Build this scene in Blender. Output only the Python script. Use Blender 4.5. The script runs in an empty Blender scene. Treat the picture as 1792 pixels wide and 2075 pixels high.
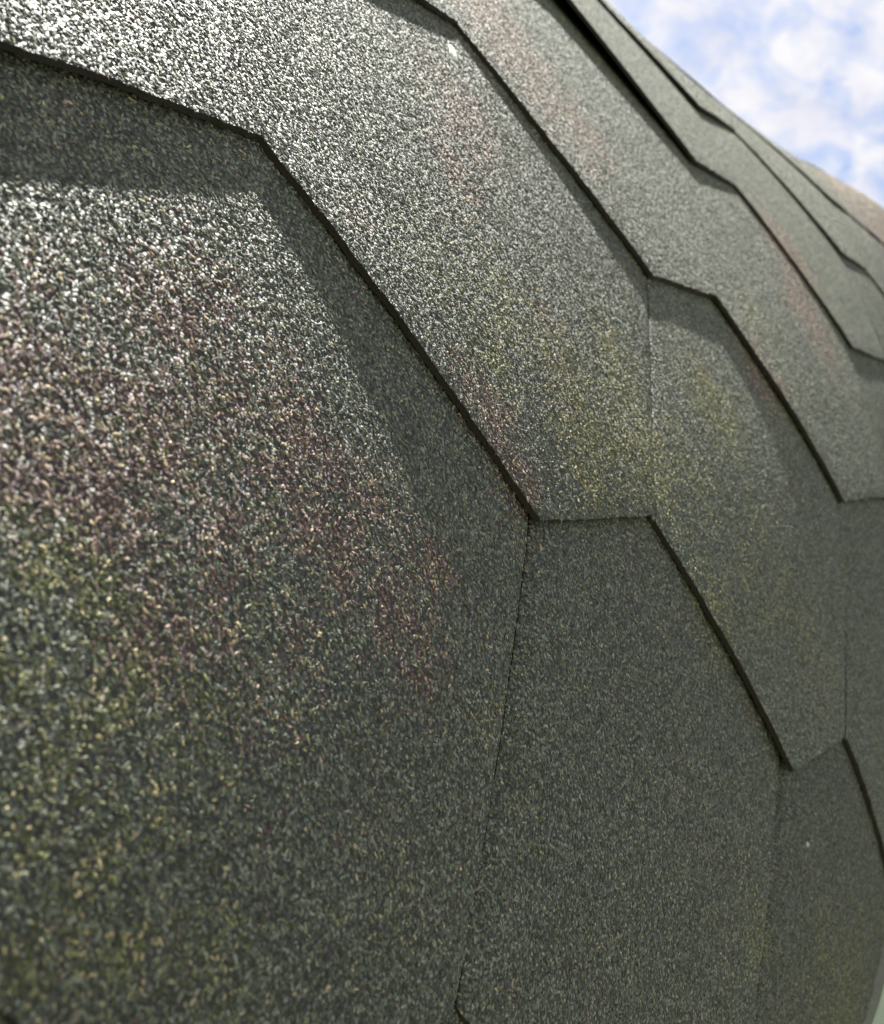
import bpy, bmesh, math, random
import numpy as np
from mathutils import Matrix, Vector, noise as mnoise

random.seed(7)
np.random.seed(7)
scene = bpy.context.scene
COL = scene.collection

# ---------------------------------------------------------------- camera
# roof coordinates: x right, y down, z away from the viewer; world: z up
UP = np.array([.20481322, -.85839097, .47033656]); UP /= np.linalg.norm(UP)
FW = np.array([0, 0, 1.0]) - UP[2] * UP; FW /= np.linalg.norm(FW)
RT = np.cross(FW, UP)
ROT = np.array([RT, FW, UP])                 # rows: world axes
EYE = np.array([0, 0, 2.6])

def to_world(P):
    return np.asarray(P) @ ROT.T + EYE

cam = bpy.data.cameras.new('camera')
cam_ob = bpy.data.objects.new('camera', cam)
COL.objects.link(cam_ob)
R = ROT @ np.diag([1, -1, -1])
M4 = Matrix([list(R[i]) + [EYE[i]] for i in range(3)] + [[0, 0, 0, 1]])
cam_ob.matrix_world = M4
cam.sensor_fit = 'HORIZONTAL'
cam.sensor_width = 36
cam.lens = 36 * 2463.75 / 1792
cam.clip_start = .02
cam.clip_end = 3000
cam.dof.use_dof = True
cam.dof.focus_distance = .56
cam.dof.aperture_fstop = 16.5
scene.camera = cam_ob

# ---------------------------------------------------------------- sky, sun, exposure
SUN = np.array([.0420, -.8330, .5530]); SUN /= np.linalg.norm(SUN)
SUN_W = ROT @ SUN
elev = math.asin(SUN_W[2]); azim = math.atan2(SUN_W[0], SUN_W[1])
sun = bpy.data.lights.new('sun', 'SUN')
sun.energy = 5.0
sun.angle = math.radians(.53)
sun.color = (1, .975, .90)
sun_ob = bpy.data.objects.new('sun', sun)
COL.objects.link(sun_ob)
sun_ob.rotation_mode = 'QUATERNION'
sun_ob.rotation_quaternion = Vector(SUN_W).to_track_quat('Z', 'Y')
sun_ob.location = (0, 0, 12)

world = bpy.data.worlds.new('World')
scene.world = world
world.use_nodes = True
nt = world.node_tree
nt.nodes.clear()
def N_(nt, typ, **kw):
    n = nt.nodes.new(typ)
    for k, v in kw.items():
        setattr(n, k, v)
    return n
out = N_(nt, 'ShaderNodeOutputWorld')
bg = N_(nt, 'ShaderNodeBackground')
bg.inputs['Strength'].default_value = .066
sky = N_(nt, 'ShaderNodeTexSky', sky_type='NISHITA', sun_disc=False, sun_elevation=elev, sun_rotation=azim)
tc = N_(nt, 'ShaderNodeTexCoord')
sep = N_(nt, 'ShaderNodeSeparateXYZ')
nt.links.new(tc.outputs['Generated'], sep.inputs[0])
mx = N_(nt, 'ShaderNodeMath', operation='MAXIMUM'); mx.inputs[1].default_value = .08
nt.links.new(sep.outputs['Z'], mx.inputs[0])
dv = N_(nt, 'ShaderNodeVectorMath', operation='DIVIDE')
cmb = N_(nt, 'ShaderNodeCombineXYZ')
for i in range(3):
    nt.links.new(mx.outputs[0], cmb.inputs[i])
nt.links.new(tc.outputs['Generated'], dv.inputs[0]); nt.links.new(cmb.outputs[0], dv.inputs[1])
cl = N_(nt, 'ShaderNodeTexNoise'); cl.inputs['Scale'].default_value = 19
cl.inputs['Detail'].default_value = 5; cl.inputs['Roughness'].default_value = .56
cl.inputs['Distortion'].default_value = .4
nt.links.new(dv.outputs[0], cl.inputs['Vector'])
cr = N_(nt, 'ShaderNodeValToRGB')
cr.color_ramp.elements[0].position = .25; cr.color_ramp.elements[0].color = (0, 0, 0, 1)
cr.color_ramp.elements[1].position = .58; cr.color_ramp.elements[1].color = (1, 1, 1, 1)
nt.links.new(cl.outputs['Fac'], cr.inputs[0])
blue = N_(nt, 'ShaderNodeMix', data_type='RGBA', blend_type='MULTIPLY')
blue.inputs['Factor'].default_value = 1
blue.inputs['B'].default_value = (1, 1, 1, 1)
SKY_GAIN = .52
blue.inputs['B'].default_value = (SKY_GAIN, SKY_GAIN, SKY_GAIN, 1)
nt.links.new(sky.outputs[0], blue.inputs['A'])
mix = N_(nt, 'ShaderNodeMix', data_type='RGBA')
nt.links.new(cr.outputs[0], mix.inputs['Factor'])
nt.links.new(blue.outputs['Result'], mix.inputs['A'])
CLOUD = 2.05
c2 = N_(nt, 'ShaderNodeTexNoise'); c2.inputs['Scale'].default_value = 17; c2.inputs['Detail'].default_value = 3
nt.links.new(dv.outputs[0], c2.inputs['Vector'])
tone = N_(nt, 'ShaderNodeMix', data_type='RGBA')          # thick white parts and thinner lilac grey ones
tone.inputs['A'].default_value = (CLOUD * .83, CLOUD * .84, CLOUD * .97, 1)
tone.inputs['B'].default_value = (CLOUD * 1.06, CLOUD * 1.05, CLOUD * 1.08, 1)
c3 = N_(nt, 'ShaderNodeValToRGB')
c3.color_ramp.elements[0].position = .25; c3.color_ramp.elements[1].position = .64
nt.links.new(c2.outputs['Fac'], c3.inputs[0]); nt.links.new(c3.outputs[0], tone.inputs['Factor'])
nt.links.new(tone.outputs['Result'], mix.inputs['B'])
nt.links.new(mix.outputs['Result'], bg.inputs['Color'])
nt.links.new(bg.outputs[0], out.inputs[0])

scene.view_settings.view_transform = 'Standard'
scene.view_settings.look = 'None'
scene.view_settings.gamma = 1
scene.view_settings.use_curve_mapping = False
scene.view_settings.exposure = 2.77
scene.render.engine = 'CYCLES'
scene.cycles.max_bounces = 6

IRREG = {('n', 0, 0): (0.0002, 0.0003), ('t', 1, 0): (-0.0044, -0.0034), ('t', 1, 1): (-0.0148, -0.0053), ('n', 1, -0.5): (-0.0006, 0.0004), ('n', 1, 0.5): (-0.0033, -0.0045), ('n', 1, 1.5): (-0.0139, -0.0095), ('t', 2, 0.5): (-0.0015, -0.0017), ('t', 2, 1.5): (-0.0191, -0.0146), ('n', 2, 0): (-0.0, -0.0035), ('n', 2, 1): (-0.0126, -0.0099), ('n', 2, 2): (0.0124, 0.0084), ('t', 3, 1): (0.0082, 0.0082), ('t', 3, 2): (-0.0119, -0.0108), ('n', 3, 1.5): (0.0002, 0.0088), ('n', 3, 2.5): (0.0286, 0.0171), ('t', 4, 1.5): (-0.0292, -0.0492), ('n', 4, 2): (-0.0141, -0.0115), ('t', 4, 2.5): (-0.0207, -0.0202), ('n', 4, 3): (-0.0225, -0.0229), ('t', 5, 3): (-0.0181, -0.0276), ('n', 5, 3.5): (-0.0652, -0.0781), ('n', 0, -1): (0, -0.006), ('t', 0, -0.5): (0, -0.006)}
BROWN = [(-0.26, 0.119, 0.022, 0.8), (-0.265, 0.095, 0.018, 0.8), (-0.229, 0.133, 0.025, 0.75), (-0.22, 0.183, 0.019, 0.6), (-0.201, 0.218, 0.019, 0.45), (-0.236, 0.094, 0.017, 0.55), (-0.201, 0.163, 0.023, 0.5), (-0.203, 0.063, 0.016, 0.6), (-0.187, 0.08, 0.014, 0.45), (-0.155, 0.171, 0.029, 0.4), (-0.063, 0.171, 0.014, 0.55), (-0.108, 0.178, 0.018, 0.4), (-0.123, 0.139, 0.017, 0.4), (-0.091, 0.136, 0.019, 0.45), (-0.073, 0.125, 0.018, 0.4), (-0.138, 0.088, 0.014, 0.35), (-0.154, 0.06, 0.016, 0.25), (-0.171, 0.211, 0.019, 0.3), (-0.269, 0.163, 0.016, 0.3), (-0.18, 0.122, 0.021, 0.4), (-0.138, 0.145, 0.018, 0.3), (-0.043, 0.289, 0.015, 0.55), (-0.021, 0.28, 0.015, 0.6), (0.05, 0.349, 0.020, 0.5), (-0.004, 0.26, 0.014, 0.6), (-0.027, 0.529, 0.031, 0.49), (-0.043, 0.461, 0.019, 0.35), (-0.129, 0.335, 0.011, 0.3), (0.028, 0.72, 0.048, 0.98), (0.061, 0.714, 0.041, 0.84), (0.077, 0.677, 0.032, 0.63), (0.134, 0.696, 0.028, 0.63), (0.122, 0.637, 0.015, 0.7), (0.568, 0.949, 0.047, 0.56), (0.558, 0.827, 0.044, 0.63), (0.368, 0.603, 0.027, 0.42), (0.035, 0.399, 0.018, 0.2), (1.292, 1.816, 0.140, 0.95), (1.268, 1.686, 0.129, 0.9)]
MOSS = [(-0.247, 0.063, 0.011, 0.60), (-0.256, 0.073, 0.008, 0.40), (-0.228, 0.06, 0.011, 0.50), (-0.248, 0.023, 0.011, 0.55), (-0.23, 0.009, 0.013, 0.50), (-0.233, -0.013, 0.012, 0.50), (-0.216, -0.02, 0.013, 0.45), (-0.198, -0.034, 0.013, 0.50), (-0.225, -0.042, 0.010, 0.50), (-0.189, 0.003, 0.015, 0.30), (-0.158, -0.016, 0.016, 0.30), (-0.178, 0.039, 0.016, 0.25), (-0.213, 0.039, 0.011, 0.40), (-0.067, 0.021, 0.015, 0.20), (0.112, 0.414, 0.036, 0.85), (0.134, 0.37, 0.035, 1.00), (0.076, 0.349, 0.028, 0.94), (0.259, 0.501, 0.037, 0.42), (0.2, 0.39, 0.034, 0.52), (0.062, 0.311, 0.023, 0.76), (-0.062, 0.347, 0.024, 0.34), (-0.009, 0.377, 0.027, 0.34), (0.044, 0.382, 0.025, 0.66), (0.265, 0.353, 0.031, 0.42), (0.222, 0.304, 0.024, 0.42), (0.349, 0.363, 0.030, 0.34), (0.305, 0.405, 0.030, 0.22), (0.47, 0.146, 0.037, 0.45), (0.565, 0.139, 0.053, 0.45), (0.314, 0.128, 0.017, 0.30), (0.397, 0.363, 0.038, 0.22), (0.382, 0.686, 0.031, 0.26), (0.412, 0.601, 0.028, 0.19), (-0.016, 0.114, 0.013, 0.20), (-0.021, 0.323, 0.021, 0.41)]
# ---------------------------------------------------------------- roof surface (u along the courses, v up the slope; metres)
W = 1 / 3            # width of one shingle tab
E = .324332          # exposure of one course
D = .0791768         # depth of the pointed lower edge
SH = .06763          # sideways skew of the points, in tab widths
POW = [(0, 0), (0, 1), (0, 2), (0, 3), (0, 4), (0, 5), (1, 0), (1, 1), (1, 2), (1, 3), (1, 4), (2, 0), (2, 1), (2, 2), (2, 3), (3, 0), (3, 1), (3, 2), (4, 0), (4, 1), (5, 0)]
COEF = np.array([[0.171946, 0.10724, 0.738306], [0.0454303, -0.334726, 0.212395], [-0.0410158, 0.00853396, 0.0280405], [0.00445255, 0.00287673, -0.00323477], [0.000884603, -0.00144431, 0.000162081], [-0.000235247, 0.000273875, -4.0722e-06], [0.220081, 0.203505, 0.244921], [0.0644974, -0.010737, -0.0291356], [-0.0177814, -0.00464313, 0.00970504], [-0.000450423, 0.00199472, -0.0013776], [0.000355007, -7.19305e-05, 0.000122883], [-0.0179158, 0.000460715, 0.0150324], [0.0128965, 0.00812126, -0.00676292], [0.00232611, -0.00522341, -0.00271445], [-0.000522782, 0.000455543, 0.000608353], [-0.0066142, -0.000791665, 0.00758214], [-0.000318628, 0.00351407, -0.000292589], [0.000454449, -0.000808888, -0.000495631], [-0.00236833, 0.000292075, -0.000205701], [-0.000383175, 0.000107011, 0.000566251], [0.000800901, -0.000260016, -0.000383039]])
ULO, UHI, VLO, VHI = -1.05 * W, 3.6 * W, -.25 * E, 5.75 * E
KUL, KUH, KVL, KVH = .5, .8, .35, 1.5

def _poly(u, v):
    a = (u - .7 * W) / .4; b = (v - .25) / .4
    P = sum((a ** i * b ** j)[:, None] * COEF[n] for n, (i, j) in enumerate(POW))
    Pu = sum((i * a ** max(i - 1, 0) * b ** j)[:, None] * COEF[n] for n, (i, j) in enumerate(POW)) / .4
    Pv = sum((j * a ** i * b ** max(j - 1, 0))[:, None] * COEF[n] for n, (i, j) in enumerate(POW)) / .4
    return P, Pu, Pv

def _unit(a):
    return a / np.linalg.norm(a, axis=1)[:, None]

def surf(u, v):
    """point and outward normal of the roof; beyond the fitted patch it bends on along circular arcs"""
    u = np.asarray(u, float); v = np.asarray(v, float)
    uc = np.clip(u, ULO, UHI); vc = np.clip(v, VLO, VHI)
    P, Pu, Pv = _poly(uc, vc)
    n = _unit(np.cross(Pu, Pv))
    Pu = _unit(Pu); Pv = _unit(Pv)
    du = u - uc; dw = v - vc
    ku = np.where(du < 0, KUL, KUH); kv = np.where(dw < 0, KVL, KVH)
    tu = np.clip(du * ku, -1.3, 1.3); tv = np.clip(dw * kv, -1.3, 1.3)
    P = P + Pu * (np.sin(tu) / ku)[:, None] + Pv * (np.sin(tv) / kv)[:, None] \
        - n * ((1 - np.cos(tu)) / ku + (1 - np.cos(tv)) / kv)[:, None]
    n = _unit(n + Pu * np.tan(np.clip(tu, -1.2, 1.2))[:, None] + Pv * np.tan(np.clip(tv, -1.2, 1.2))[:, None])
    # the crown of the roof and its lower right shoulder swell out a little more
    s = np.clip((v / E - 4.75) / 1.1, 0, 1)
    P = P + n * (.011 * s * s * (3 - 2 * s) + .006 * np.exp(-((u - 2.4 * W) / .2) ** 2 - ((v - .5 * E) / .14) ** 2))[:, None]
    return P, n

# lifts of the lower edge of single tabs: (course, centre) -> left notch, tip, right notch (metres)
LIFT = {(1, -1): (.001, .004, .0005), (1, 0): (.0005, .0015, .002), (1, 1): (.0005, .0045, .0015), (1, 2): (.002, .001, .001),
        (2, -.5): (.002, .004, .001), (2, .5): (0, .002, .003), (2, 1.5): (.004, .002, .002),
        (3, 0): (0, .005, .013), (3, 1): (.013, .0045, .0008), (3, 2): (.0002, .0015, .001),
        (4, .5): (.001, .002, .002), (4, 1.5): (.002, .006, .003), (4, 2.5): (.001, .004, .002),
        (5, 2): (.0, .002, .001), (5, 3): (.0005, .004, .001)}
THICK = .0034        # thickness of a shingle

def lifts(k, c):
    if (k, c) in LIFT:
        return LIFT[(k, c)]
    r = random.Random(int(k * 1000 + c * 2 + 77))
    return (r.uniform(0, .0015), r.uniform(0, .0015), r.uniform(0, .0015))

def corner(kind, k, c):
    """u, v of a tip or a notch, with the small irregularities of the cut"""
    r = random.Random(int(k * 977 + c * 2 * 13 + (5 if kind == 't' else 0)))
    du, dvv = IRREG.get((kind, k, c), (r.uniform(-.003, .003), r.uniform(-.003, .003)))
    return (c + (SH if kind == 't' else -SH)) * W + du, k * E - (D if kind == 't' else 0) + dvv

SEAMS = {(0, 0): .0032, (0, 1): .0028, (1, 1.5): .0008, (1, .5): .0012}     # depth of the open joints between neighbours

def _grid(k, c, na, nb, bmax, lo=0.0):
    """u, v, t (0 at the lower edge, 1 at the next course's edge) over one tab; na is even"""
    nl = corner('n', k, c - .5); tp = corner('t', k, c); nr = corner('n', k, c + .5)
    ul = corner('t', k + 1, c - .5); um = corner('n', k + 1, c); ur = corner('t', k + 1, c + .5)
    a = np.linspace(0, 1, 9) if na < 10 else np.concatenate([[0, .004, .01, .02], np.linspace(.045, .955, 47), [.98, .99, .996, 1]])
    b = np.linspace(lo, bmax, nb + 1)
    b = lo + (b - lo) ** 1.15 / (bmax - lo) ** .15
    A, B = np.meshgrid(a, b)
    g0 = (.0005 if (k, c - .5) in SEAMS else .0001) / W; g1 = (.0005 if (k, c + .5) in SEAMS else .0001) / W
    A2 = g0 + A * (1 - g0 - g1)
    L = lambda p, q: (p[0] + (q[0] - p[0]) * B, p[1] + (q[1] - p[1]) * B)
    l, m, r = L(nl, ul), L(tp, um), L(nr, ur)
    s = np.where(A2 <= .5, A2 * 2, A2 * 2 - 1)
    U = np.where(A2 <= .5, l[0] + (m[0] - l[0]) * s, m[0] + (r[0] - m[0]) * s)
    V = np.where(A2 <= .5, l[1] + (m[1] - l[1]) * s, m[1] + (r[1] - m[1]) * s)
    lf = lifts(k, c)
    lift = np.where(A2 <= .5, lf[0] + (lf[1] - lf[0]) * s, lf[1] + (lf[2] - lf[1]) * s)
    lift = lift * np.clip(1 - B / .8, 0, 1) ** 2
    H = lift - (1.1 if k < 3 else .55) * THICK * np.clip(B, 0, 1) ** .8 - np.clip(B - 1, 0, 1) * .008
    # the two tabs dip towards a worn joint
    H = H - SEAMS.get((k, c - .5), .0003) * np.exp(-A * W / .006) - SEAMS.get((k, c + .5), .0003) * np.exp(-(1 - A) * W / .006)
    return U, V, H, A, B

def fnoise(u, v, f, off=0.):
    return np.array([mnoise.noise((a * f + off, b * f, off * .7)) for a, b in zip(u, v)])

def spots(u, v, lst):
    s = np.zeros(len(u))
    for cu, cv, r, a in lst:
        d2 = (u - cu) ** 2 + (v - cv) ** 2
        s = np.maximum(s, a * np.exp(-d2 / (r * r) * .8))
    return s

def tints(u, v):
    n1 = fnoise(u, v, 14., 3.1) * .5 + fnoise(u, v, 45., 9.) * .5
    n2 = fnoise(u, v, 11., 21.) * .5 + fnoise(u, v, 38., 5.) * .5
    br = spots(u, v, BROWN) * 2.0 * (1 + 1.3 * n1) + np.clip(n1 - .2, 0, 1) * .5 + .03
    mo = spots(u, v, MOSS) * 1.6 * (1 + 1.3 * n2) + np.clip(n2 - .2, 0, 1) * .45 + .04 + .2 * np.clip(spots(u, v, BROWN), 0, 1)
    return np.clip(br, 0, 1), np.clip(mo, 0, 1)

# ---------------------------------------------------------------- materials
def new_mat(name):
    m = bpy.data.materials.new(name)
    m.use_nodes = True
    t = m.node_tree
    b = t.nodes['Principled BSDF']
    return m, t, b

GREYS = [(0, (.032, .037, .028)), (.25, (.060, .068, .052)), (.5, (.094, .105, .081)), (.74, (.138, .151, .120)), (.9, (.195, .210, .172))]
BROWNS = [(0, (.042, .028, .026)), (.3, (.088, .056, .053)), (.6, (.17, .116, .105)), (.82, (.30, .222, .198)), (.92, (.38, .30, .19))]
OCHRES = [(0, (.046, .052, .021)), (.35, (.098, .108, .050)), (.65, (.17, .175, .088)), (.85, (.32, .27, .155))]

def ramp(t, stops, src, interp='CONSTANT'):
    r = t.nodes.new('ShaderNodeValToRGB')
    cr = r.color_ramp
    cr.interpolation = interp
    while len(cr.elements) < len(stops):
        cr.elements.new(.5)
    for e, (p, c) in zip(cr.elements, stops):
        e.position = p; e.color = (*c, 1)
    t.links.new(src, r.inputs[0])
    return r.outputs[0]

def math_(t, op, a, b=None):
    n = t.nodes.new('ShaderNodeMath'); n.operation = op
    for i, x in enumerate((a, b)):
        if x is None: continue
        if isinstance(x, (int, float)): n.inputs[i].default_value = x
        else: t.links.new(x, n.inputs[i])
    return n.outputs[0]

def mixc(t, f, a, b, blend='MIX'):
    n = t.nodes.new('ShaderNodeMix'); n.data_type = 'RGBA'; n.blend_type = blend
    for s, x in (('Factor', f), ('A', a), ('B', b)):
        if isinstance(x, (int, float)): n.inputs[s].default_value = x
        elif isinstance(x, tuple): n.inputs[s].default_value = (*x, 1)
        else: t.links.new(x, n.inputs[s])
    return n.outputs['Result']

def grain_colour(t, rnd, attr_type):
    """colour of one mineral grain from its random number and the local share of brown and mossy grains"""
    ab = t.nodes.new('ShaderNodeAttribute'); ab.attribute_type = attr_type; ab.attribute_name = 'brown'
    am = t.nodes.new('ShaderNodeAttribute'); am.attribute_type = attr_type; am.attribute_name = 'moss'
    at = t.nodes.new('ShaderNodeAttribute'); at.attribute_type = attr_type; at.attribute_name = 'tone'
    gp = t.nodes.new('ShaderNodeNewGeometry')
    def clump(off):
        n = t.nodes.new('ShaderNodeTexNoise'); n.noise_dimensions = '4D'
        n.inputs['Scale'].default_value = 95; n.inputs['Detail'].default_value = 2; n.inputs['W'].default_value = off
        t.links.new(gp.outputs['Position'], n.inputs['Vector'])
        m = t.nodes.new('ShaderNodeMapRange'); m.inputs['From Min'].default_value = .38; m.inputs['From Max'].default_value = .62
        m.inputs['To Min'].default_value = .45; m.inputs['To Max'].default_value = 1.6
        t.links.new(n.outputs['Fac'], m.inputs['Value'])
        return m.outputs[0]
    pb = math_(t, 'MULTIPLY', ab.outputs['Fac'], clump(1.3)); pm = math_(t, 'MULTIPLY', am.outputs['Fac'], clump(7.9))
    f = lambda k: math_(t, 'FRACT', math_(t, 'MULTIPLY', rnd, k))
    g = ramp(t, GREYS, f(13.7)); b = ramp(t, BROWNS, f(29.3)); o = ramp(t, OCHRES, f(41.9))
    c = mixc(t, math_(t, 'LESS_THAN', f(103.3), pb), g, b)
    c = mixc(t, math_(t, 'LESS_THAN', f(71.1), pm), c, o)
    v = t.nodes.new('ShaderNodeVectorMath'); v.operation = 'SCALE'
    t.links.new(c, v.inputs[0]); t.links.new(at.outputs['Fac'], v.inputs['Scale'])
    return v.outputs[0]

# loose-looking mineral grains pressed into the bitumen
grain_mat, t, b = new_mat('mineral_granules')
oi = t.nodes.new('ShaderNodeObjectInfo')
t.links.new(grain_colour(t, oi.outputs['Random'], 'INSTANCER'), b.inputs['Base Color'])
b.inputs['Roughness'].default_value = .8
b.inputs['Specular IOR Level'].default_value = .22

# granulated face of a shingle: the bed of grains below the ones that stand out
face_mat, t, b = new_mat('granulated_bitumen')
pos = t.nodes.new('ShaderNodeNewGeometry')
vo = t.nodes.new('ShaderNodeTexVoronoi'); vo.inputs['Scale'].default_value = 620; vo.inputs['Randomness'].default_value = 1
t.links.new(pos.outputs['Position'], vo.inputs['Vector'])
sc = t.nodes.new('ShaderNodeSeparateColor'); t.links.new(vo.outputs['Color'], sc.inputs[0])
gc = grain_colour(t, sc.outputs[0], 'GEOMETRY')
edge = ramp(t, [(0, (1, 1, 1)), (.4, (.8, .8, .8)), (.7, (.10, .095, .09))], vo.outputs['Distance'], 'LINEAR')
t.links.new(mixc(t, 1.0, gc, edge, 'MULTIPLY'), b.inputs['Base Color'])
b.inputs['Roughness'].default_value = .7
bp = t.nodes.new('ShaderNodeBump'); bp.inputs['Strength'].default_value = .9; bp.inputs['Distance'].default_value = .0009
bp.invert = True
t.links.new(vo.outputs['Distance'], bp.inputs['Height']); t.links.new(bp.outputs[0], b.inputs['Normal'])

# cut edge and underside: bare bitumen, a little rusty
cut_mat, t, b = new_mat('bitumen_cut_edge')
pos = t.nodes.new('ShaderNodeNewGeometry')
no = t.nodes.new('ShaderNodeTexNoise'); no.inputs['Scale'].default_value = 60; no.inputs['Detail'].default_value = 4
t.links.new(pos.outputs['Position'], no.inputs['Vector'])
t.links.new(ramp(t, [(.3, (.003, .003, .0028)), (.55, (.010, .006, .0055)), (.75, (.011, .010, .009))], no.outputs['Fac'], 'LINEAR'), b.inputs['Base Color'])
b.inputs['Roughness'].default_value = .8
bp = t.nodes.new('ShaderNodeBump'); bp.inputs['Strength'].default_value = .6; bp.inputs['Distance'].default_value = .001
no2 = t.nodes.new('ShaderNodeTexNoise'); no2.inputs['Scale'].default_value = 900
t.links.new(pos.outputs['Position'], no2.inputs['Vector'])
t.links.new(no2.outputs['Fac'], bp.inputs['Height']); t.links.new(bp.outputs[0], b.inputs['Normal'])

# underlay felt of the deck
deck_mat, t, b = new_mat('roofing_felt')
pos = t.nodes.new('ShaderNodeNewGeometry')
no = t.nodes.new('ShaderNodeTexNoise'); no.inputs['Scale'].default_value = 300
t.links.new(pos.outputs['Position'], no.inputs['Vector'])
t.links.new(ramp(t, [(.3, (.02, .02, .019)), (.7, (.05, .05, .046))], no.outputs['Fac'], 'LINEAR'), b.inputs['Base Color'])
b.inputs['Roughness'].default_value = .85

# ---------------------------------------------------------------- granule scatter (geometry nodes)
def granule_group():
    g = bpy.data.node_groups.new('granule_scatter', 'GeometryNodeTree')
    g.interface.new_socket('Geometry', in_out='INPUT', socket_type='NodeSocketGeometry')
    g.interface.new_socket('Density', in_out='INPUT', socket_type='NodeSocketFloat')
    g.interface.new_socket('Size', in_out='INPUT', socket_type='NodeSocketFloat')
    g.interface.new_socket('Flat', in_out='INPUT', socket_type='NodeSocketFloat')
    g.interface.new_socket('Seed', in_out='INPUT', socket_type='NodeSocketInt')
    g.interface.new_socket('Geometry', in_out='OUTPUT', socket_type='NodeSocketGeometry')
    n = g.nodes; ln = g.links.new
    gi = n.new('NodeGroupInput'); go = n.new('NodeGroupOutput')
    dp = n.new('GeometryNodeDistributePointsOnFaces')
    ln(gi.outputs['Geometry'], dp.inputs['Mesh'])
    at = n.new('GeometryNodeInputNamedAttribute'); at.data_type = 'FLOAT'; at.inputs['Name'].default_value = 'dens'
    mu = n.new('ShaderNodeMath'); mu.operation = 'MULTIPLY'
    ln(gi.outputs['Density'], mu.inputs[0]); ln(at.outputs['Attribute'], mu.inputs[1])
    ln(mu.outputs[0], dp.inputs['Density']); ln(gi.outputs['Seed'], dp.inputs['Seed'])
    # six crushed stone shapes
    jo = n.new('GeometryNodeJoinGeometry')
    for i in range(6):
        ic = n.new('GeometryNodeMeshIcoSphere'); ic.inputs['Radius'].default_value = 1; ic.inputs['Subdivisions'].default_value = 1
        sp = n.new('GeometryNodeSetPosition')
        no = n.new('ShaderNodeTexWhiteNoise'); no.noise_dimensions = '4D'
        ps = n.new('GeometryNodeInputPosition')
        ln(ps.outputs[0], no.inputs['Vector']); no.inputs['W'].default_value = i * 3.7 + .5
        sb = n.new('ShaderNodeVectorMath'); sb.operation = 'SUBTRACT'; sb.inputs[1].default_value = (.5, .5, .5)
        ln(no.outputs['Color'], sb.inputs[0])
        sl = n.new('ShaderNodeVectorMath'); sl.operation = 'SCALE'; sl.inputs['Scale'].default_value = .75
        ln(sb.outputs[0], sl.inputs[0])
        ln(ic.outputs['Mesh'], sp.inputs['Geometry']); ln(sl.outputs[0], sp.inputs['Offset'])
        ti = n.new('GeometryNodeGeometryToInstance')
        ln(sp.outputs[0], ti.inputs[0]); ln(ti.outputs[0], jo.inputs[0])
    sm = n.new('GeometryNodeSetMaterial'); sm.inputs['Material'].default_value = grain_mat
    ln(jo.outputs[0], sm.inputs['Geometry'])
    ip = n.new('GeometryNodeInstanceOnPoints')
    ip.inputs['Pick Instance'].default_value = True
    ln(dp.outputs['Points'], ip.inputs['Points']); ln(sm.outputs[0], ip.inputs['Instance'])
    rv = n.new('FunctionNodeRandomValue'); rv.data_type = 'FLOAT_VECTOR'
    rv.inputs['Min'].default_value = (-.22, -.22, 0); rv.inputs['Max'].default_value = (.22, .22, 6.283)
    er = n.new('FunctionNodeEulerToRotation'); ln(rv.outputs[0], er.inputs[0])
    rr = n.new('FunctionNodeRotateRotation'); rr.rotation_space = 'LOCAL'
    ln(dp.outputs['Rotation'], rr.inputs[0]); ln(er.outputs[0], rr.inputs[1])
    ln(rr.outputs[0], ip.inputs['Rotation'])
    r2 = n.new('FunctionNodeRandomValue'); r2.data_type = 'FLOAT_VECTOR'; r2.inputs['Seed'].default_value = 3
    r2.inputs['Min'].default_value = (.85, .46, .36); r2.inputs['Max'].default_value = (2.05, .85, .7)
    s2 = n.new('ShaderNodeVectorMath'); s2.operation = 'SCALE'
    fl = n.new('ShaderNodeCombineXYZ'); fl.inputs[0].default_value = 1; fl.inputs[1].default_value = 1
    ln(gi.outputs['Flat'], fl.inputs[2])
    mf = n.new('ShaderNodeVectorMath'); mf.operation = 'MULTIPLY'
    ln(r2.outputs[0], mf.inputs[0]); ln(fl.outputs[0], mf.inputs[1])
    ln(mf.outputs[0], s2.inputs[0]); ln(gi.outputs['Size'], s2.inputs['Scale'])
    ln(s2.outputs[0], ip.inputs['Scale'])
    ln(ip.outputs[0], go.inputs[0])
    return g
SCATTER = granule_group()
SOCK = {s.name: s.identifier for s in SCATTER.interface.items_tree if s.in_out == 'INPUT'}

# ---------------------------------------------------------------- the roof
def link(o, parent=None):
    COL.objects.link(o)
    if parent is not None:
        o.parent = parent
    return o

roof = bpy.data.objects.new('shingle_roof', None)
roof.location = to_world(surf([.2], [-.2])[0])[0]
link(roof)
roof['label'] = 'steep curved roof clad in overlapping pointed grey green bitumen shingles'
roof['category'] = 'roof'
roof['kind'] = 'thing'
bpy.context.view_layer.update()
INV = Vector(roof.location)

def mesh_from(name, co, faces, mats, mat_idx=None, smooth=None):
    me = bpy.data.meshes.new(name)
    me.from_pydata([tuple(p) for p in co], [], faces)
    for m in mats:
        me.materials.append(m)
    if mat_idx is not None:
        me.polygons.foreach_set('material_index', mat_idx)
    if smooth is not None:
        me.polygons.foreach_set('use_smooth', smooth)
    me.update()
    return me

def attr(me, name, vals):
    a = me.attributes.new(name, 'FLOAT', 'POINT')
    a.data.foreach_set('value', np.asarray(vals, np.float32))

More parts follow.
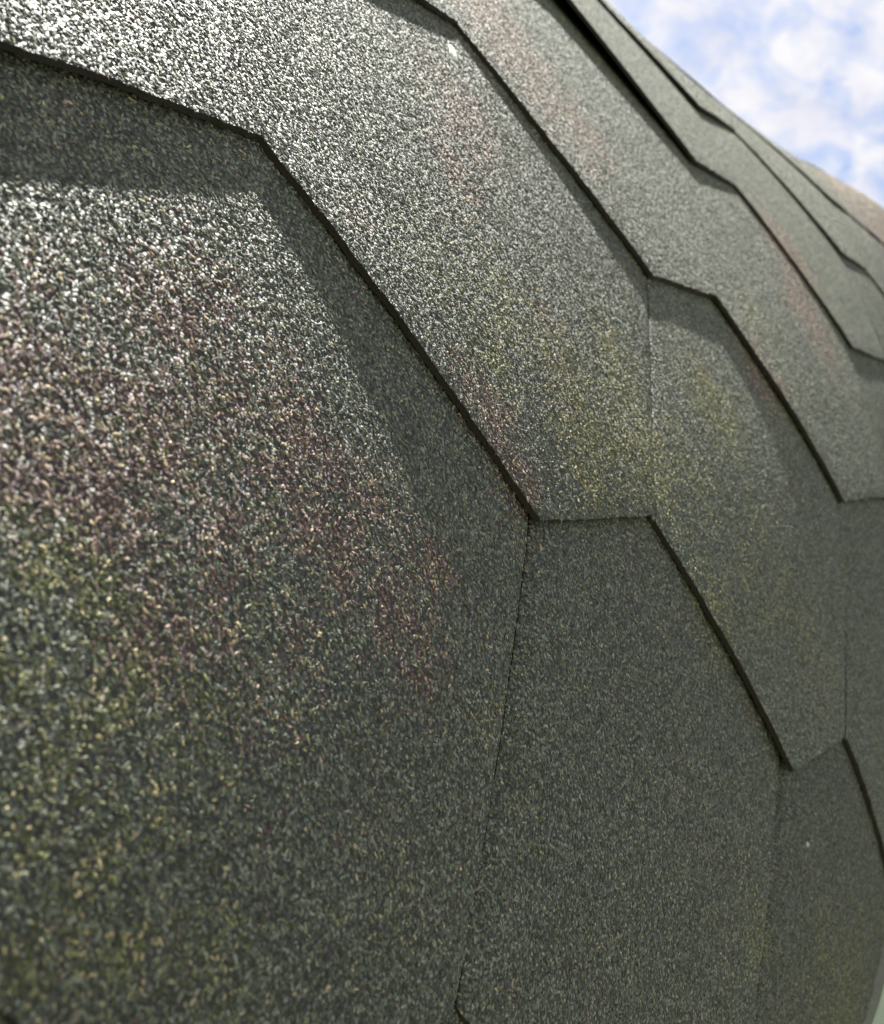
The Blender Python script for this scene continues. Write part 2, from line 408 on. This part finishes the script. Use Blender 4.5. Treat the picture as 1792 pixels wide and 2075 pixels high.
# sun and shade on single tabs painted into their tone; others vary at random
LIGHT_TONE = {(0, 1.5): .78, (0, .5): .93, (1, 1): 1.08, (0, -.5): .92, (1, 0): .9, (1, -1): .76, (2, -.5): 1.05, (4, 1.5): 1.08, (4, 2.5): 1.08, (5, 3): 1.08, (2, 1.5): 1.08, (2, .5): 1.06, (3, 1): 1.06, (3, 2): 1.1}

def tab(k, c, fine, grains):
    na, nb = (54, 30) if fine else (8, 8)
    U, V, H, A, B = _grid(k, c, na, nb, 1.13)
    u, v, h = U.ravel(), V.ravel(), H.ravel()
    # the cut wanders a little and the sheet is not quite flat
    wob = fnoise(u, v, 60., k * 1.7 + c)
    edge_w = np.exp(-B.ravel() * 40)
    v = v + (wob * .0009 + np.random.uniform(-.0008, .0008, len(v))) * edge_w
    sides = np.exp(-np.minimum(A, 1 - A).ravel() * 60)
    u = u + fnoise(u, v, 45., c + 4.) * .0012 * sides
    h = h + fnoise(u, v, 9., k + c * 3.) * .0012 * np.clip(1 - B.ravel(), 0, 1) - .0005 * edge_w
    P, n = surf(u, v)
    loc = lambda q: to_world(q) - np.array(INV)
    top = loc(P + n * h[:, None])
    bot = loc(P + n * (h - THICK)[:, None])
    w = na + 1
    ring = [i for i in range(w)] + [j * w + na for j in range(1, nb + 1)] + [nb * w + i for i in range(na - 1, -1, -1)] + [j * w for j in range(nb - 1, 0, -1)]
    nt_ = len(top)
    faces = [(j * w + i, j * w + i + 1, (j + 1) * w + i + 1, (j + 1) * w + i) for j in range(nb) for i in range(na)]
    ntop = len(faces)
    co = np.vstack([top, top[ring], bot[ring]])
    r = len(ring)
    for i in range(r):
        p, q = i, (i + 1) % r
        faces.append((nt_ + p, nt_ + r + p, nt_ + r + q, nt_ + q))
    faces.append(tuple(nt_ + r + i for i in range(r - 1, -1, -1)))
    idx = [0] * ntop + [1] * (len(faces) - ntop)
    me = mesh_from('shingle', co, faces, (face_mat, cut_mat), idx, [True] * ntop + [False] * (len(faces) - ntop))
    br, mo = tints(u, v)
    if k >= 6:
        br = np.clip(br + .9, 0, 1)          # the topmost courses are red brown
    tone = LIGHT_TONE.get((k, c), random.Random(int(k * 31 + c * 2)).uniform(.92, 1.06))
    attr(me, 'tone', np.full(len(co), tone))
    attr(me, 'brown', np.concatenate([br, br[ring], br[ring]])); attr(me, 'moss', np.concatenate([mo, mo[ring], mo[ring]]))
    o = link(bpy.data.objects.new('shingle', me), roof)
    if k == 6 and grains:
        o['label'] = 'reddish brown shingle in the topmost course'
    if grains:
        dens, size, flat = grains
        keep = [f for f in faces[:ntop] if B.ravel()[f[2]] <= 1.06]
        g = mesh_from('granules', top, keep, (grain_mat,))
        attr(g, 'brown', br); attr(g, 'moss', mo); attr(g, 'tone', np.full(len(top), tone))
        patch = .86 + .28 * fnoise(u, v, 30., 7.)
        attr(g, 'dens', np.clip(patch, .3, 1.2))
        go = link(bpy.data.objects.new('granules', g), o)
        go['kind'] = 'stuff'
        m = go.modifiers.new('scatter', 'NODES'); m.node_group = SCATTER
        m[SOCK['Density']] = float(dens); m[SOCK['Size']] = float(size); m[SOCK['Flat']] = float(flat); m[SOCK['Seed']] = int(k * 50 + c * 2 + 500)
    return o

SEEN = {-1: (-2.5, 1.5), 0: (-1, 2), 1: (-2, 3), 2: (-1.5, 3.5), 3: (-1, 4), 4: (0, 4), 5: (1, 5), 6: (2, 5)}
for k in range(-2, 8):
    off = 0 if k % 2 else .5
    lo, hi = (-3, 5)
    for i in range(lo, hi + 1):
        c = i + off
        seen = SEEN.get(k)
        vis = seen is not None and seen[0] <= c <= seen[1]
        near = vis and (k <= 1 or (k == 2 and c <= 1.5))
        gr = None
        if vis:
            gr = (330000, .00090, .58) if near else (620000, .00090, .34) if k <= 3 else (260000, .0014, .28)
        tab(k, c, vis, gr)

# pale crusts of lichen on single spots of the shingles
lich, t, bs = new_mat('pale_lichen')
pos = t.nodes.new('ShaderNodeNewGeometry')
no = t.nodes.new('ShaderNodeTexNoise'); no.inputs['Scale'].default_value = 900
t.links.new(pos.outputs['Position'], no.inputs['Vector'])
t.links.new(ramp(t, [(.3, (.34, .36, .31)), (.7, (.62, .63, .57))], no.outputs['Fac'], 'LINEAR'), bs.inputs['Base Color'])
bs.inputs['Roughness'].default_value = .95
for k, c, cu, cv, rad, asp in ((1, 0, -.0305, .5994, .0042, 2.4), (0, 1.5, .3947, .2085, .0019, 1), (0, .5, .3445, .2201, .0016, 1.3)):
    U, V, H, A, B = _grid(k, c, 54, 30, 1.13)
    j = np.argmin((U - cu) ** 2 + (V - cv) ** 2)
    h0 = H.ravel()[j]
    r = random.Random(int(cu * 1e5))
    us, vs, hs, fc = [cu], [cv], [h0 + .0014], []
    for ringi, (q, hh) in enumerate(((.55, .0012), (1., .0))):
        for i in range(12):
            a = i / 12 * 2 * math.pi; rr = rad * q * r.uniform(.7, 1.25)
            us.append(cu + rr * math.cos(a)); vs.append(cv + rr * math.sin(a) * asp); hs.append(h0 + hh)
    fc = [(0, 1 + i, 1 + (i + 1) % 12) for i in range(12)] + [(1 + i, 13 + i, 13 + (i + 1) % 12, 1 + (i + 1) % 12) for i in range(12)]
    P, n = surf(us, vs)
    co = to_world(P + n * np.array(hs)[:, None]) - np.array(INV)
    link(bpy.data.objects.new('lichen_spot', mesh_from('lichen_spot', co, fc, (lich,))), roof)

# boards and felt under the shingles
uu = np.linspace(-5 * W, 7 * W, 61); vw = np.linspace(-3.2 * E, 9.3 * E, 61)
UU, VV = np.meshgrid(uu, vw)
P, n = surf(UU.ravel(), VV.ravel())
a_ = to_world(P - n * .016) - np.array(INV); b_ = to_world(P - n * .04) - np.array(INV)
w = 61
fa = [(j * w + i, j * w + i + 1, (j + 1) * w + i + 1, (j + 1) * w + i) for j in range(60) for i in range(60)]
m_ = len(a_)
fb = [tuple(m_ + x for x in reversed(f)) for f in fa]
ring = [i for i in range(w)] + [j * w + 60 for j in range(1, w)] + [60 * w + i for i in range(59, -1, -1)] + [j * w for j in range(59, 0, -1)]
fc = [(ring[i], m_ + ring[i], m_ + ring[(i + 1) % len(ring)], ring[(i + 1) % len(ring)]) for i in range(len(ring))]
link(bpy.data.objects.new('roof_deck', mesh_from('roof_deck', np.vstack([a_, b_]), fa + fb + fc, (deck_mat,))), roof)

# ---------------------------------------------------------------- ground
gm, t, b = new_mat('lawn')
pos = t.nodes.new('ShaderNodeNewGeometry')
no = t.nodes.new('ShaderNodeTexNoise'); no.inputs['Scale'].default_value = 2; no.inputs['Detail'].default_value = 8
t.links.new(pos.outputs['Position'], no.inputs['Vector'])
t.links.new(ramp(t, [(.3, (.05, .055, .03)), (.7, (.085, .085, .05))], no.outputs['Fac'], 'LINEAR'), b.inputs['Base Color'])
b.inputs['Roughness'].default_value = .9
me = mesh_from('ground', [(-1500, -1500, 0), (1500, -1500, 0), (1500, 1500, 0), (-1500, 1500, 0)], [(0, 1, 2, 3)], (gm,))
g = link(bpy.data.objects.new('ground', me)); g['kind'] = 'structure'

# ---------------------------------------------------------------- pale wall seen past the roof's lower right rim
def box(name, lo, hi, mat, parent):
    (x0, y0, z0), (x1, y1, z1) = lo, hi
    bm = bmesh.new()
    bmesh.ops.create_cube(bm, size=1)
    for vv in bm.verts:
        vv.co = Vector(((x0 + x1) / 2 + vv.co.x * (x1 - x0), (y0 + y1) / 2 + vv.co.y * (y1 - y0), (z0 + z1) / 2 + vv.co.z * (z1 - z0)))
    bmesh.ops.bevel(bm, geom=list(bm.edges), offset=.012, segments=2, affect='EDGES')
    me = bpy.data.meshes.new(name); bm.to_mesh(me); bm.free()
    me.materials.append(mat)
    return link(bpy.data.objects.new(name, me), parent)

wm, t, b = new_mat('sage_render')
pos = t.nodes.new('ShaderNodeNewGeometry')
no = t.nodes.new('ShaderNodeTexNoise'); no.inputs['Scale'].default_value = 3; no.inputs['Detail'].default_value = 9
t.links.new(pos.outputs['Position'], no.inputs['Vector'])
t.links.new(ramp(t, [(.3, (.25, .30, .245)), (.7, (.31, .36, .29))], no.outputs['Fac'], 'LINEAR'), b.inputs['Base Color'])
b.inputs['Roughness'].default_value = .9
ray = np.array([(1775 - 896) / 2464, (2040 - 1037) / 2464, 1.0])
wp = to_world(ray * 6.5)
wall = link(bpy.data.objects.new('garden_wall', None))
wall.location = (wp[0], wp[1], 0)
wall.rotation_euler = (0, 0, math.atan2(-wp[0], wp[1]))
wall['label'] = 'pale sage green wall out of focus beyond the curved shingle roof'
wall['category'] = 'wall'
wall['kind'] = 'thing'
box('wall_body', (-2.5, 0, 0), (2.5, .2, 5.0), wm, wall)
box('coping', (-2.56, -.05, 5.0), (2.56, .25, 5.09), wm, wall)
